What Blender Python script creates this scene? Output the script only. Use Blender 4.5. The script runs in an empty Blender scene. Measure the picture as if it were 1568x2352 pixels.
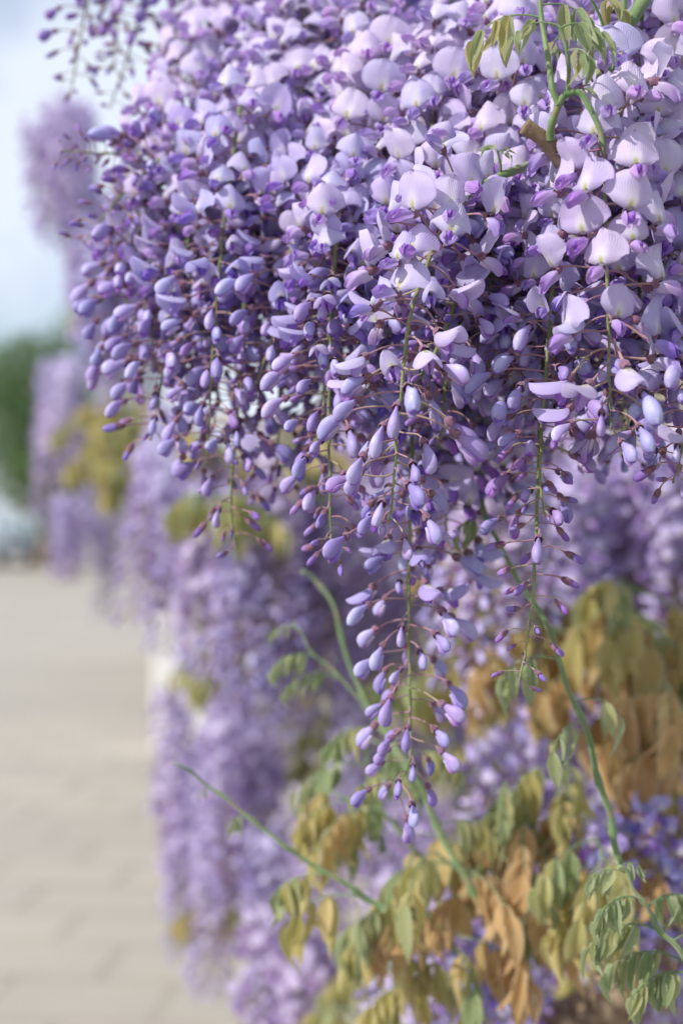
import bpy, math, random
import numpy as np
from mathutils import Vector, Matrix, noise as mnoise

random.seed(7)
rng = np.random.default_rng(11)
R = math.radians
scene = bpy.context.scene
COL = scene.collection

# ------------------------------------------------------------------ camera, sky, sun, exposure
EYE = 1.55                       # camera height above the path
FPX = 3267.0                     # focal length in the 1568-wide picture's pixels
cam_d = bpy.data.cameras.new('camera')
cam = bpy.data.objects.new('camera', cam_d)
COL.objects.link(cam)
cam.location = (0, 0, EYE)
cam.rotation_euler = (R(90), 0, 0)
cam_d.sensor_fit = 'HORIZONTAL'
cam_d.sensor_width = 24.0
cam_d.lens = 50.0
cam_d.clip_start = 0.05
cam_d.clip_end = 3000
cam_d.dof.use_dof = True
cam_d.dof.focus_distance = 0.855
cam_d.dof.aperture_fstop = 3.3
cam_d.dof.aperture_blades = 9
scene.camera = cam

SUN_FROM = Vector((-0.90, -0.52, 0.80)).normalized()
world = bpy.data.worlds.new('World')
scene.world = world
world.use_nodes = True
wn, wl = world.node_tree.nodes, world.node_tree.links
wn.clear()
w_out = wn.new('ShaderNodeOutputWorld')
w_bg = wn.new('ShaderNodeBackground')
w_bg.inputs['Strength'].default_value = 0.15
w_sky = wn.new('ShaderNodeTexSky')
w_sky.sky_type = 'NISHITA'
w_sky.sun_disc = False
w_sky.sun_elevation = math.asin(SUN_FROM.z)
w_sky.sun_rotation = math.atan2(SUN_FROM.x, SUN_FROM.y)
w_sky.air_density = 1.0
w_sky.dust_density = 1.6
w_tc = wn.new('ShaderNodeTexCoord')
w_no = wn.new('ShaderNodeTexNoise')
w_no.inputs['Scale'].default_value = 5.0
w_no.inputs['Detail'].default_value = 6
w_no.inputs['Roughness'].default_value = 0.55
w_rp = wn.new('ShaderNodeValToRGB')
w_rp.color_ramp.elements[0].position = 0.30
w_rp.color_ramp.elements[1].position = 0.52
w_mx = wn.new('ShaderNodeMix')
w_mx.data_type = 'RGBA'
w_mx.inputs[7].default_value = (4.9, 5.35, 6.2, 1)      # sunlit thin cloud
wl.new(w_tc.outputs['Generated'], w_no.inputs['Vector'])
wl.new(w_no.outputs['Fac'], w_rp.inputs['Fac'])
wl.new(w_rp.outputs['Color'], w_mx.inputs[0])
wl.new(w_sky.outputs['Color'], w_mx.inputs[6])
wl.new(w_mx.outputs[2], w_bg.inputs['Color'])
wl.new(w_bg.outputs[0], w_out.inputs['Surface'])

sun_d = bpy.data.lights.new('sun', 'SUN')
sun_d.energy = 4.6
sun_d.angle = R(0.6)
sun_d.color = (1.0, 0.955, 0.89)
sun = bpy.data.objects.new('sun', sun_d)
COL.objects.link(sun)
sun.rotation_euler = (-SUN_FROM).to_track_quat('-Z', 'Y').to_euler()

scene.view_settings.view_transform = 'Standard'
scene.view_settings.look = 'None'
scene.view_settings.exposure = 0.2
scene.view_settings.gamma = 1.0
scene.view_settings.use_curve_mapping = False
scene.cycles.use_denoising = True
scene.cycles.max_bounces = 7
scene.cycles.transmission_bounces = 8
scene.cycles.diffuse_bounces = 4
scene.cycles.caustics_reflective = False
scene.cycles.caustics_refractive = False


def at(u, v, Y):
    """Point at distance Y in front of the camera that falls on (u, v) of the 1568x2352 picture."""
    return Vector(((u - 784.0) / FPX * Y, Y, EYE - (v - 1176.0) / FPX * Y))


# ------------------------------------------------------------------ materials
class NT:
    def __init__(self, name):
        self.m = bpy.data.materials.new(name)
        self.m.use_nodes = True
        self.n = self.m.node_tree.nodes
        self.l = self.m.node_tree.links
        self.n.clear()
        self.out = self.n.new('ShaderNodeOutputMaterial')

    def node(self, t, **kw):
        nd = self.n.new(t)
        for k, v in kw.items():
            setattr(nd, k, v)
        return nd

    def put(self, sock, v):
        if hasattr(v, 'is_linked') or hasattr(v, 'links'):
            self.l.new(v, sock)
        else:
            if isinstance(v, (tuple, list)) and len(v) == 3 and sock.type == 'RGBA':
                v = (*v, 1)
            sock.default_value = v

    def math(self, op, a, b=0.0, clamp=False):
        nd = self.node('ShaderNodeMath', operation=op, use_clamp=clamp)
        self.put(nd.inputs[0], a)
        self.put(nd.inputs[1], b)
        return nd.outputs[0]

    def mix(self, f, a, b, blend='MIX'):
        nd = self.node('ShaderNodeMix', data_type='RGBA', blend_type=blend)
        self.put(nd.inputs[0], f)
        self.put(nd.inputs[6], a)
        self.put(nd.inputs[7], b)
        return nd.outputs[2]

    def ramp(self, f, a, b, lo=0.0, hi=1.0):
        nd = self.node('ShaderNodeMapRange')
        nd.interpolation_type = 'SMOOTHSTEP'
        self.put(nd.inputs[0], f)
        nd.inputs[1].default_value = a
        nd.inputs[2].default_value = b
        nd.inputs[3].default_value = lo
        nd.inputs[4].default_value = hi
        return nd.outputs[0]

    def noise(self, scale, detail=3, vec=None, rough=0.5):
        nd = self.node('ShaderNodeTexNoise')
        nd.inputs['Scale'].default_value = scale
        nd.inputs['Detail'].default_value = detail
        nd.inputs['Roughness'].default_value = rough
        if vec is None:
            vec = self.node('ShaderNodeTexCoord').outputs['Object']
        self.l.new(vec, nd.inputs['Vector'])
        return nd.outputs['Fac']

    def uv(self):
        s = self.node('ShaderNodeSeparateXYZ')
        self.l.new(self.node('ShaderNodeTexCoord').outputs['UV'], s.inputs[0])
        return s.outputs[0], s.outputs[1]

    def obj_color(self):
        s = self.node('ShaderNodeSeparateColor')
        self.l.new(self.node('ShaderNodeObjectInfo').outputs['Color'], s.inputs[0])
        return s.outputs[0], s.outputs[1], s.outputs[2]

    def leafy(self, col, trans=0.4, rough=0.55, spec=0.25, sheen=0.0, bump=None, bstr=0.2, tcol=None, bdist=0.0005):
        p = self.node('ShaderNodeBsdfPrincipled')
        self.put(p.inputs['Base Color'], col)
        p.inputs['Roughness'].default_value = rough
        p.inputs['Specular IOR Level'].default_value = spec
        if sheen:
            p.inputs['Sheen Weight'].default_value = sheen
            p.inputs['Sheen Roughness'].default_value = 0.4
        if bump is not None:
            b = self.node('ShaderNodeBump')
            b.inputs['Strength'].default_value = bstr
            b.inputs['Distance'].default_value = bdist
            self.l.new(bump, b.inputs['Height'])
            self.l.new(b.outputs[0], p.inputs['Normal'])
        if trans <= 0:
            self.l.new(p.outputs[0], self.out.inputs[0])
            return self.m
        t = self.node('ShaderNodeBsdfTranslucent')
        self.put(t.inputs['Color'], col if tcol is None else tcol)
        m = self.node('ShaderNodeMixShader')
        m.inputs[0].default_value = trans
        self.l.new(p.outputs[0], m.inputs[1])
        self.l.new(t.outputs[0], m.inputs[2])
        self.l.new(m.outputs[0], self.out.inputs[0])
        return self.m


def petal_hue(N, col, amount=0.06):
    """slow colour drift from flower to flower"""
    _, g, _ = N.obj_color()
    hsv = N.node('ShaderNodeHueSaturation')
    N.put(hsv.inputs['Hue'], N.math('ADD', N.math('MULTIPLY', g, amount), 0.5 - amount / 2))
    N.put(hsv.inputs['Color'], col)
    return hsv.outputs[0]


def mat_banner():
    N = NT('banner_petal')
    u, v = N.uv()
    age, rnd, _ = N.obj_color()
    base = N.mix(age, (0.47, 0.42, 0.83), (0.73, 0.655, 0.855))
    du = N.math('SUBTRACT', u, 0.5)
    # fine veins fanning from the claw
    ang = N.math('DIVIDE', du, N.math('ADD', v, 0.10))
    vein = N.math('SINE', N.math('MULTIPLY', N.math('ADD', ang, N.math('MULTIPLY', N.noise(160), 0.06)), 95.0))
    base = N.mix(N.math('MULTIPLY', N.math('ADD', vein, 1.0), 0.045), base, (0.34, 0.20, 0.58))
    # blotches of stronger pigment
    base = N.mix(N.ramp(N.noise(110, 4), 0.45, 0.75, 0, 0.22), base, (0.48, 0.38, 0.80))
    # pale heart and yellow-green nectar guide at the claw
    d = N.math('SQRT', N.math('ADD', N.math('POWER', N.math('MULTIPLY', du, 2.2), 2.0),
                              N.math('POWER', N.math('MULTIPLY', N.math('SUBTRACT', v, 0.20), 1.0), 2.0)))
    base = N.mix(N.ramp(d, 0.50, 0.10, 0, 0.80), base, (0.88, 0.85, 0.88))
    base = N.mix(N.ramp(d, 0.20, 0.03, 0, 0.85), base, (0.60, 0.56, 0.18))
    # thin violet margin
    e = N.math('MAXIMUM', N.math('ABSOLUTE', N.math('MULTIPLY', du, 2.0)), v)
    base = N.mix(N.ramp(e, 0.90, 1.0, 0, 0.35), base, (0.34, 0.18, 0.62))
    base = petal_hue(N, base, 0.05)
    return N.leafy(base, 0.42, 0.5, 0.2, 0.1, N.math('ADD', N.math('MULTIPLY', vein, 0.25), N.math('MULTIPLY', N.noise(150, 4), 2.5)), 0.6)


def mat_wing():
    N = NT('wing_petal')
    u, v = N.uv()
    age, rnd, _ = N.obj_color()
    fresh = N.mix(N.ramp(v, 0.1, 0.9), (0.52, 0.40, 0.82), (0.31, 0.15, 0.65))
    old = N.mix(N.ramp(v, 0.1, 0.9), (0.76, 0.66, 0.84), (0.54, 0.37, 0.74))
    base = N.mix(N.ramp(age, 0.25, 1.0), fresh, old)
    st = N.math('SINE', N.math('MULTIPLY', N.math('ADD', u, N.math('MULTIPLY', N.noise(180), 0.2)), 60.0))
    base = N.mix(N.math('MULTIPLY', N.math('ADD', st, 1.0), 0.07), base, (0.17, 0.05, 0.42))
    base = petal_hue(N, base, 0.06)
    return N.leafy(base, 0.38, 0.45, 0.25, 0.05, N.math('ADD', st, N.noise(500, 3)), 0.3)


def mat_keel():
    N = NT('keel_petal')
    u, v = N.uv()
    base = N.mix(N.ramp(v, 0.2, 1.0), (0.66, 0.56, 0.74), (0.30, 0.12, 0.55))
    return N.leafy(base, 0.35, 0.5, 0.2)


def mat_bud():
    N = NT('bud_petal')
    u, v = N.uv()
    ripe, rnd, _ = N.obj_color()
    pale = N.mix(N.ramp(v, 0.0, 0.45), (0.50, 0.39, 0.64), (0.49, 0.46, 0.79))
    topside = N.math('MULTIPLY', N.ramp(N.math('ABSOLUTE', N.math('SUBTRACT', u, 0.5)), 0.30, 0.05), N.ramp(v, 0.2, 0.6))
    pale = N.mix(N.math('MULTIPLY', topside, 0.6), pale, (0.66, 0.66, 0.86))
    dark = (0.24, 0.11, 0.44)
    base = N.mix(ripe, dark, pale)
    # u = 0 / 1 is the lower seam where the darker wings show between the folded banner's lips
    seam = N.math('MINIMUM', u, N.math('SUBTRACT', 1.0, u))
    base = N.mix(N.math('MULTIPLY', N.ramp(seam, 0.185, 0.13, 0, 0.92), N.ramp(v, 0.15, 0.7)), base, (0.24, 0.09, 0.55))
    base = N.mix(N.ramp(N.noise(140, 4), 0.4, 0.75, 0, 0.6), base, (0.40, 0.28, 0.66))
    vein = N.math('SINE', N.math('MULTIPLY', N.math('ADD', u, N.math('MULTIPLY', N.noise(200), 0.10)), 170.0))
    base = N.mix(N.math('MULTIPLY', N.math('ADD', vein, 1.0), 0.03), base, (0.26, 0.12, 0.5))
    base = petal_hue(N, base, 0.05)
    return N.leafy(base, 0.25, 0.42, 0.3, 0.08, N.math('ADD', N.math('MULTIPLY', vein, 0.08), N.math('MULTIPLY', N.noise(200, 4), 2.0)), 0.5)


def mat_calyx():
    N = NT('calyx')
    r, g, _ = N.obj_color()
    base = N.mix(N.ramp(N.noise(350, 4), 0.35, 0.7), (0.13, 0.055, 0.10), (0.26, 0.15, 0.16))
    base = N.mix(N.math('MULTIPLY', g, 0.5), base, (0.30, 0.14, 0.26))
    return N.leafy(base, 0.1, 0.7, 0.15, 0.5, N.noise(1500, 2), 0.5)


def mat_pedicel():
    N = NT('pedicel')
    r, g, _ = N.obj_color()
    u, v = N.uv()
    base = N.mix(N.ramp(N.noise(120, 3), 0.35, 0.7), (0.40, 0.19, 0.29), (0.34, 0.22, 0.20))
    base = N.mix(N.ramp(g, 0.55, 1.0, 0, 0.6), base, (0.36, 0.36, 0.16))
    return N.leafy(base, 0.1, 0.65, 0.2, 0.4)


def mat_rachis():
    N = NT('rachis')
    base = N.mix(N.ramp(N.noise(60, 4), 0.35, 0.7), (0.15, 0.20, 0.075), (0.27, 0.31, 0.13))
    base = N.mix(N.ramp(N.noise(300, 2), 0.6, 0.8, 0, 0.5), base, (0.40, 0.30, 0.22))
    return N.leafy(base, 0.08, 0.6, 0.25, 0.3, N.noise(900, 3), 0.6)


def mat_shoot():
    N = NT('green_shoot')
    base = N.mix(N.ramp(N.noise(30, 4), 0.35, 0.7), (0.11, 0.19, 0.07), (0.22, 0.29, 0.13))
    base = N.mix(N.ramp(N.noise(90, 4), 0.50, 0.72, 0, 0.65), base, (0.27, 0.20, 0.12))
    return N.leafy(base, 0.05, 0.5, 0.3, 0.6, N.noise(500, 4), 0.7)


def mat_bark():
    N = NT('woody_bark')
    base = N.mix(N.ramp(N.noise(70, 5), 0.3, 0.7), (0.16, 0.105, 0.07), (0.40, 0.31, 0.22))
    base = N.mix(N.ramp(N.noise(260, 3), 0.55, 0.75, 0, 0.7), base, (0.10, 0.07, 0.05))
    return N.leafy(base, 0.0, 0.85, 0.15, 0, N.noise(240, 6, rough=0.7), 0.9, bdist=0.002)


def mat_leaflet():
    N = NT('leaflet')
    u, v = N.uv()
    r, g, _ = N.obj_color()          # r: 0 green .. 1 bronze,  g: random
    green = N.mix(g, (0.21, 0.31, 0.12), (0.44, 0.52, 0.28))
    olive = N.mix(g, (0.50, 0.43, 0.12), (0.72, 0.61, 0.24))
    bronze = N.mix(g, (0.58, 0.32, 0.12), (0.82, 0.56, 0.29))
    base = N.mix(N.ramp(r, 0.0, 0.5), green, olive)
    base = N.mix(N.ramp(r, 0.5, 1.0), base, bronze)
    base = N.mix(N.ramp(N.noise(60, 4), 0.35, 0.75, 0, 0.5), base, N.mix(0.5, base, (0.32, 0.33, 0.10)))
    du = N.math('ABSOLUTE', N.math('SUBTRACT', u, 0.5))
    rib = N.ramp(du, 0.05, 0.0)
    sv = N.math('SINE', N.math('MULTIPLY', N.math('SUBTRACT', v, N.math('MULTIPLY', du, 0.8)), 62.0))
    base = N.mix(N.math('MULTIPLY', N.ramp(sv, 0.6, 1.0), 0.22), base, (0.50, 0.50, 0.28))
    base = N.mix(N.math('MULTIPLY', rib, 0.5), base, (0.55, 0.55, 0.32))
    # silky pale hairs along the margin
    base = N.mix(N.ramp(du, 0.40, 0.5, 0, 0.6), base, (0.66, 0.66, 0.52))
    return N.leafy(base, 0.48, 0.36, 0.5, 0.6, N.math('ADD', sv, N.noise(300, 3)), 0.5)


M_BAN, M_WING, M_KEEL, M_BUD = mat_banner(), mat_wing(), mat_keel(), mat_bud()
M_CAL, M_PED, M_RACH = mat_calyx(), mat_pedicel(), mat_rachis()
M_SHOOT, M_BARK, M_LEAF = mat_shoot(), mat_bark(), mat_leaflet()


# ------------------------------------------------------------------ mesh helpers
class G:
    """geometry being collected: vertices, faces, uv per vertex, material index per face"""
    def __init__(self):
        self.v, self.f, self.uv, self.mi, self.mats = [], [], [], [], []

    def slot(self, m):
        if m not in self.mats:
            self.mats.append(m)
        return self.mats.index(m)

    def grid(self, pts, mat, uvs=None, wrap=False):
        """pts: array (rows, cols, 3)"""
        r, c, _ = pts.shape
        o = len(self.v)
        mi = self.slot(mat)
        self.v.extend(map(tuple, pts.reshape(-1, 3)))
        for j in range(r):
            for i in range(c):
                self.uv.append((i / (c - 1) if not wrap else i / (c - 1), j / (r - 1)))
        for j in range(r - 1):
            for i in range(c - 1):
                a = o + j * c + i
                self.f.append((a, a + 1, a + c + 1, a + c))
                self.mi.append(mi)

    def tube(self, path, rad, mat, sides=6, cap=False):
        path = [Vector(p) for p in path]
        n = len(path)
        rad = rad if hasattr(rad, '__len__') else [rad] * n
        rows = []
        ref = None
        for i, p in enumerate(path):
            t = (path[min(i + 1, n - 1)] - path[max(i - 1, 0)]).normalized()
            if ref is None:
                ref = t.orthogonal().normalized()
            ref = (ref - t * ref.dot(t)).normalized()
            b = t.cross(ref)
            rows.append([tuple(p + (ref * math.cos(k / sides * 2 * math.pi) + b * math.sin(k / sides * 2 * math.pi)) * rad[i]) for k in range(sides + 1)])
        if cap:
            rows.append([tuple(path[-1])] * (sides + 1))
        self.grid(np.array(rows), mat)

    def xform(self, M, start=0):
        for i in range(start, len(self.v)):
            self.v[i] = tuple(M @ Vector(self.v[i]))

    def add(self, other, M=None):
        o = len(self.v)
        self.v.extend(other.v if M is None else [tuple(M @ Vector(p)) for p in other.v])
        self.uv.extend(other.uv)
        for f, mi in zip(other.f, other.mi):
            self.f.append(tuple(a + o for a in f))
            self.mi.append(self.slot(other.mats[mi]))

    def mesh(self, name):
        me = bpy.data.meshes.new(name)
        me.from_pydata(self.v, [], self.f)
        for m in self.mats:
            me.materials.append(m)
        if len(self.mats) > 1:
            me.polygons.foreach_set('material_index', self.mi)
        me.polygons.foreach_set('use_smooth', [True] * len(self.f))
        lay = me.uv_layers.new(name='UVMap')
        li = np.empty(len(me.loops), dtype=np.int32)
        me.loops.foreach_get('vertex_index', li)
        lay.data.foreach_set('uv', np.array(self.uv, dtype=np.float32)[li].ravel())
        me.update()
        return me


def link(name, data, parent=None, color=None, loc=None):
    o = bpy.data.objects.new(name, data)
    COL.objects.link(o)
    if parent is not None:
        o.parent = parent
    if color is not None:
        o.color = color
    if loc is not None:
        o.location = loc
    return o


def tag(o, label=None, cat=None, group=None, kind=None):
    if label:
        o['label'] = label
    if cat:
        o['category'] = cat
    if group:
        o['group'] = group
    if kind:
        o['kind'] = kind
    return o


def spline(pts, per=10):
    """Catmull-Rom through pts"""
    P = [Vector(p) for p in pts]
    P = [P[0] * 2 - P[1]] + P + [P[-1] * 2 - P[-2]]
    out = []
    for i in range(1, len(P) - 2):
        a, b, c, d = P[i - 1:i + 3]
        for k in range(per):
            t = k / per
            out.append(0.5 * ((2 * b) + (c - a) * t + (2 * a - 5 * b + 4 * c - d) * t * t + (3 * b - a - 3 * c + d) * t ** 3))
    out.append(P[-2].copy())
    return out


def arclen(path):
    L = [0.0]
    for a, b in zip(path, path[1:]):
        L.append(L[-1] + (b - a).length)
    return L


def along(path, L, t):
    s = t * L[-1]
    for i in range(len(L) - 1):
        if L[i + 1] >= s:
            k = (s - L[i]) / max(1e-9, L[i + 1] - L[i])
            return path[i].lerp(path[i + 1], k), (path[i + 1] - path[i]).normalized()
    return path[-1], (path[-1] - path[-2]).normalized()


# ------------------------------------------------------------------ flower pieces (metres; x forward, z up, base at the calyx)
def g_banner(W=0.0115, H=0.0215, th0=35, th1=112, fold=0.5, crease=0.0007, rip=0.05, skew=0.0, seed=0, res=(13, 11), vf=0.0):
    nu, nv = res
    rr = random.Random(seed)
    ph = [rr.uniform(0, 6.28) for _ in range(4)]
    ts = [(0.55 * j / (nv - 1) + 0.45 * (1 - math.cos(math.pi * j / (nv - 1))) / 2) for j in range(nv)]
    C = np.array([0.0025, 0, 0.0008])
    pts = np.zeros((nv, nu, 3))
    prev = 0
    for j, t in enumerate(ts):
        k = min(1, t / 0.45)
        th = R(th0 + (th1 - th0) * (k * k * (3 - 2 * k)) + (t - 0.6) * 10 * (t > 0.6))
        T = np.array([math.cos(th), 0, math.sin(th)])
        Nn = np.array([math.sin(th), 0, -math.cos(th)])
        C = C + T * (t - prev) * H
        prev = t
        w = W * max(0.12 if t < 0.03 else 0.0, (1 - abs(2 * t ** 0.86 - 1) ** 2.35) ** 0.5 if 0 < t < 1 else 0)
        tip = 1.0
        for i in range(nu):
            s = -1 + 2 * i / (nu - 1)
            f = fold * (1 + skew * s)
            fa = f if abs(f) > 1e-3 else 1e-3
            y = w * math.sin(s * fa) / fa
            n = -w * (1 - math.cos(s * fa)) / fa
            n += crease * math.exp(-(s / 0.13) ** 2) * min(1, t * 4) * (1 - 0.5 * t)
            n += rip * W * t * (math.sin(2.6 * s + ph[0]) * 0.6 + math.sin(5.3 * s + ph[1] + 3 * t) * 0.35 * abs(s) + math.sin(6 * t + ph[2]) * 0.3)
            n -= w * vf * abs(s) * min(1, t * 3) * (1 - 0.4 * t)
            zz = 0.12 * w * (1 - abs(s)) * (t > 0.85)
            pts[j, i] = C + np.array([0, y, 0]) + Nn * n + T * zz
    g = G()
    g.grid(pts, M_BAN)
    return g


def g_wing(side, L=0.0150, w=0.0043, flare=0.001, droop=0.0035, seed=0, res=(7, 9), puff=0.0036):
    nb, na = res
    rr = random.Random(seed * 3 + side)
    ph = rr.uniform(0, 6.28)
    pts = np.zeros((na, nb, 3))
    for j in range(na):
        a = j / (na - 1)
        p = (a ** 0.55) * max(0, 1 - a ** 5) ** 0.5 * 1.05 if a > 0 else 0.12
        p = max(p, 0.12 if a < 0.2 else 0.02)
        for i in range(nb):
            b = -1 + 2 * i / (nb - 1)
            y = 0.0006 + puff * math.sin(math.pi * min(1, a * 0.92 + 0.04)) * (1 - 0.78 * b * b)
            y += flare * max(b, 0) * a + 0.0004 * math.sin(4 * b + 5 * a + ph)
            pts[j, i] = (0.002 + L * a, side * y, -0.0014 + w * p * b - droop * a * a)
    g = G()
    g.grid(pts, M_WING)
    return g


def g_lens(L, rz, ry, curve, mat, x0=0.002, z0=-0.0015, rings=7, seg=8, peak=0.6, base=0.5, lips=0.0):
    """closed curved pod: keel or bud"""
    pts = np.zeros((rings, seg + 1, 3))
    for j in range(rings):
        a = j / (rings - 1)
        a = a * 0.75 + 0.25 * math.sin(a * math.pi / 2)
        if a < peak:
            k = a / peak
            r = base + (1 - base) * (math.sin(k * math.pi / 2) ** 1.1 if base > .35 else k * k * (3 - 2 * k))
        else:
            r = math.sqrt(max(0.0, 1 - ((a - peak) / (1 - peak)) ** 2.2))
        for i in range(seg + 1):
            th = 2 * math.pi * i / seg - math.pi / 2          # starts and ends at the lower seam
            lip = 1.0 + lips * r * (0.35 * math.exp(-((((i / seg + 0.5) % 1) - 0.5) / 0.16) ** 2)) * a
            cr = 1.0 - lips * 0.45 * math.exp(-((((i / seg + 0.5) % 1) - 0.5) / 0.05) ** 2) * a
            if lips > .25:                                    # the folded banner overlaps the wings along a ledge
                uu = min(i / seg, 1 - i / seg)
                lip *= 1 + 0.15 * min(1, max(0, (uu - .13) / .05)) * min(1, max(0, (a - .2) / .3)) * (1 - .5 * a)
            pts[j, i] = (x0 + L * a, ry * r * math.cos(th) * lip, z0 + rz * r * math.sin(th) * lip * cr + curve * L * (a * a - 0.15 * a))
    g = G()
    g.grid(pts, mat)
    return g


def g_calyx(L=0.0045, r=0.0027, seg=10, rings=5):
    pts = np.zeros((rings, seg + 1, 3))
    for j in range(rings):
        a = j / (rings - 1)
        rr = 0.0007 + (r - 0.0007) * math.sin(min(1, a * 1.25) * math.pi / 2) ** 0.8
        for i in range(seg + 1):
            th = 2 * math.pi * i / seg
            tooth = 0.0011 * (0.5 + 0.5 * math.cos(5 * th)) if j == rings - 1 else 0
            pts[j, i] = (-0.0012 + L * a + tooth, rr * math.cos(th), rr * 1.05 * math.sin(th))
    g = G()
    g.grid(pts, M_CAL)
    return g


def frame(P1, pitch, yaw=0, roll=0):
    return Matrix.Translation(P1) @ Matrix.Rotation(yaw, 4, 'Z') @ Matrix.Rotation(-pitch, 4, 'Y') @ Matrix.Rotation(roll, 4, 'X')


def pedicel_path(Ln, rise, P1, fwd):
    a, d = Vector((0, 0, 0)), Vector(P1)
    b = Vector((Ln * 0.45, 0, rise))
    c = d - fwd * Ln * 0.25
    return [((1 - t) ** 3) * a + 3 * (1 - t) ** 2 * t * b + 3 * (1 - t) * t * t * c + t ** 3 * d for t in [i / 7 for i in range(8)]]


def make_template(kind, seed, low=False):
    """list of (sub-part name, G) in the flower's own frame: origin on the rachis, x outward, z up"""
    r = random.Random(seed * 131 + {'open': 1, 'half': 2, 'bud': 3, 'small': 4}[kind])
    parts = []
    bres, wres = ((5, 5), (3, 4)) if low else ((13, 11), (7, 9))
    if kind == 'open':
        Ln = r.uniform(0.017, 0.026)
        P1 = Vector((Ln, r.uniform(-.002, .002), r.uniform(-0.006, 0.004)))
        M = frame(P1, R(r.uniform(-24, 8)), R(r.uniform(-24, 24)), R(r.uniform(-18, 18)))
        th1 = r.uniform(80, 110)
        parts.append(('banner_petal', g_banner(r.uniform(.0120, .0138), r.uniform(.0195, .0225), 40, th1, r.choice([0.2, 0.3, 0.45, 0.6, 0.8, 1.0]), r.uniform(-.0024, -.0008), r.uniform(.10, .26), r.uniform(-.4, .4), seed, bres, r.uniform(.05, .5))))
        fl = r.uniform(0.0005, 0.003)
        Lw = r.uniform(.0125, .0155)
        for s in (-1, 1):
            parts.append(('wing_petal', g_wing(s, Lw, r.uniform(.0038, .0047), fl, r.uniform(.002, .006), seed, wres)))
        if not low:
            parts.append(('keel_petal', g_lens(Lw * .86, .0030, .0017, 0.10, M_KEEL, z0=-0.003)))
    elif kind == 'half':
        Ln = r.uniform(0.015, 0.023)
        P1 = Vector((Ln, r.uniform(-.002, .002), r.uniform(-0.008, 0.001)))
        M = frame(P1, R(r.uniform(-50, -8)), R(r.uniform(-25, 25)), R(r.uniform(-20, 20)))
        parts.append(('banner_petal', g_banner(r.uniform(.0096, .0112), r.uniform(.018, .0205), 12, r.uniform(14, 48), -r.uniform(1.25, 1.8), .0004, .05, r.uniform(-.3, .3), seed, bres)))
        Lw = r.uniform(.013, .0155)
        for s in (-1, 1):
            parts.append(('wing_petal', g_wing(s, Lw, .0044, .0004, r.uniform(.003, .006), seed, wres, puff=.0032)))
        if not low:
            parts.append(('keel_petal', g_lens(Lw * .8, .0026, .0015, 0.06, M_KEEL, z0=-0.003)))
    elif kind == 'bud':
        Ln = r.uniform(0.019, 0.029)
        P1 = Vector((Ln, r.uniform(-.002, .002), r.uniform(-0.005, 0.003)))
        M = frame(P1, R(r.uniform(-48, -4)), R(r.uniform(-22, 22)), R(r.uniform(-25, 25)))
        L = r.uniform(.0175, .0220)
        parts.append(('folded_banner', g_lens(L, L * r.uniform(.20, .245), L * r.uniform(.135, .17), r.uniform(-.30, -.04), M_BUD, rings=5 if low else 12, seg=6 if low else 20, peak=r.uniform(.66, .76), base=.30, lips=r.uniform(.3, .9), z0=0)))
        if not low and r.random() < .85:
            parts.append(('wing_petal', g_lens(L * .60, L * .15, L * .125, -.22, M_WING, x0=L * .40, z0=-L * r.uniform(.16, .22), peak=.55, base=.3)))
    else:
        Ln = r.uniform(0.010, 0.018)
        P1 = Vector((Ln, r.uniform(-.001, .001), r.uniform(-0.002, 0.004)))
        M = frame(P1, R(r.uniform(-38, 18)), R(r.uniform(-25, 25)), R(r.uniform(-25, 25)))
        L = r.uniform(.0075, .0120)
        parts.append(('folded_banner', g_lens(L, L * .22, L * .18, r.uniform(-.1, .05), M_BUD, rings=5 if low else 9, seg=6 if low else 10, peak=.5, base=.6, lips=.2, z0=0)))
    cal = {'open': (.0046, .0028), 'half': (.0048, .0029), 'bud': (.0048, .0028), 'small': (.0052, .0021)}[kind]
    parts.append(('calyx', g_calyx(cal[0], cal[1], 6 if low else 10, 3 if low else 5)))
    for _, g in parts:
        g.xform(M)
    fwd = (M.to_3x3() @ Vector((1, 0, 0))).normalized()
    pp = pedicel_path(Ln, r.uniform(-.003, .0035) + (.003 if kind == 'small' else 0), P1 - fwd * .001, fwd)
    g = G()
    pr = {'open': .00058, 'half': .00058, 'bud': .00055, 'small': .00045}[kind]
    g.tube(pp, [pr * (1 + .5 * max(0, i - 5) / 2 + .3 * max(0, 1 - i)) for i in range(8)], M_PED, 3 if low else 6)
    parts.insert(0, ('pedicel', g))
    return parts


COUNT = {'open': 14, 'half': 8, 'bud': 12, 'small': 9}
TEMPL, TEMPL_LOW, TEMPL_G = {}, {}, {}
for kd, cnt in COUNT.items():
    TEMPL[kd], TEMPL_LOW[kd], TEMPL_G[kd] = [], [], []
    for s in range(cnt):
        TEMPL[kd].append([(nm, g.mesh(nm)) for nm, g in make_template(kd, s)])
        low = G()
        for _, g in make_template(kd, s, True):
            low.add(g)
        TEMPL_G[kd].append(low)
        TEMPL_LOW[kd].append(low.mesh('blossom'))

LIGHT_SIDE = Vector((-0.45, -0.85, 0.05))      # blooms turn to the open, sunny side of the plant


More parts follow.
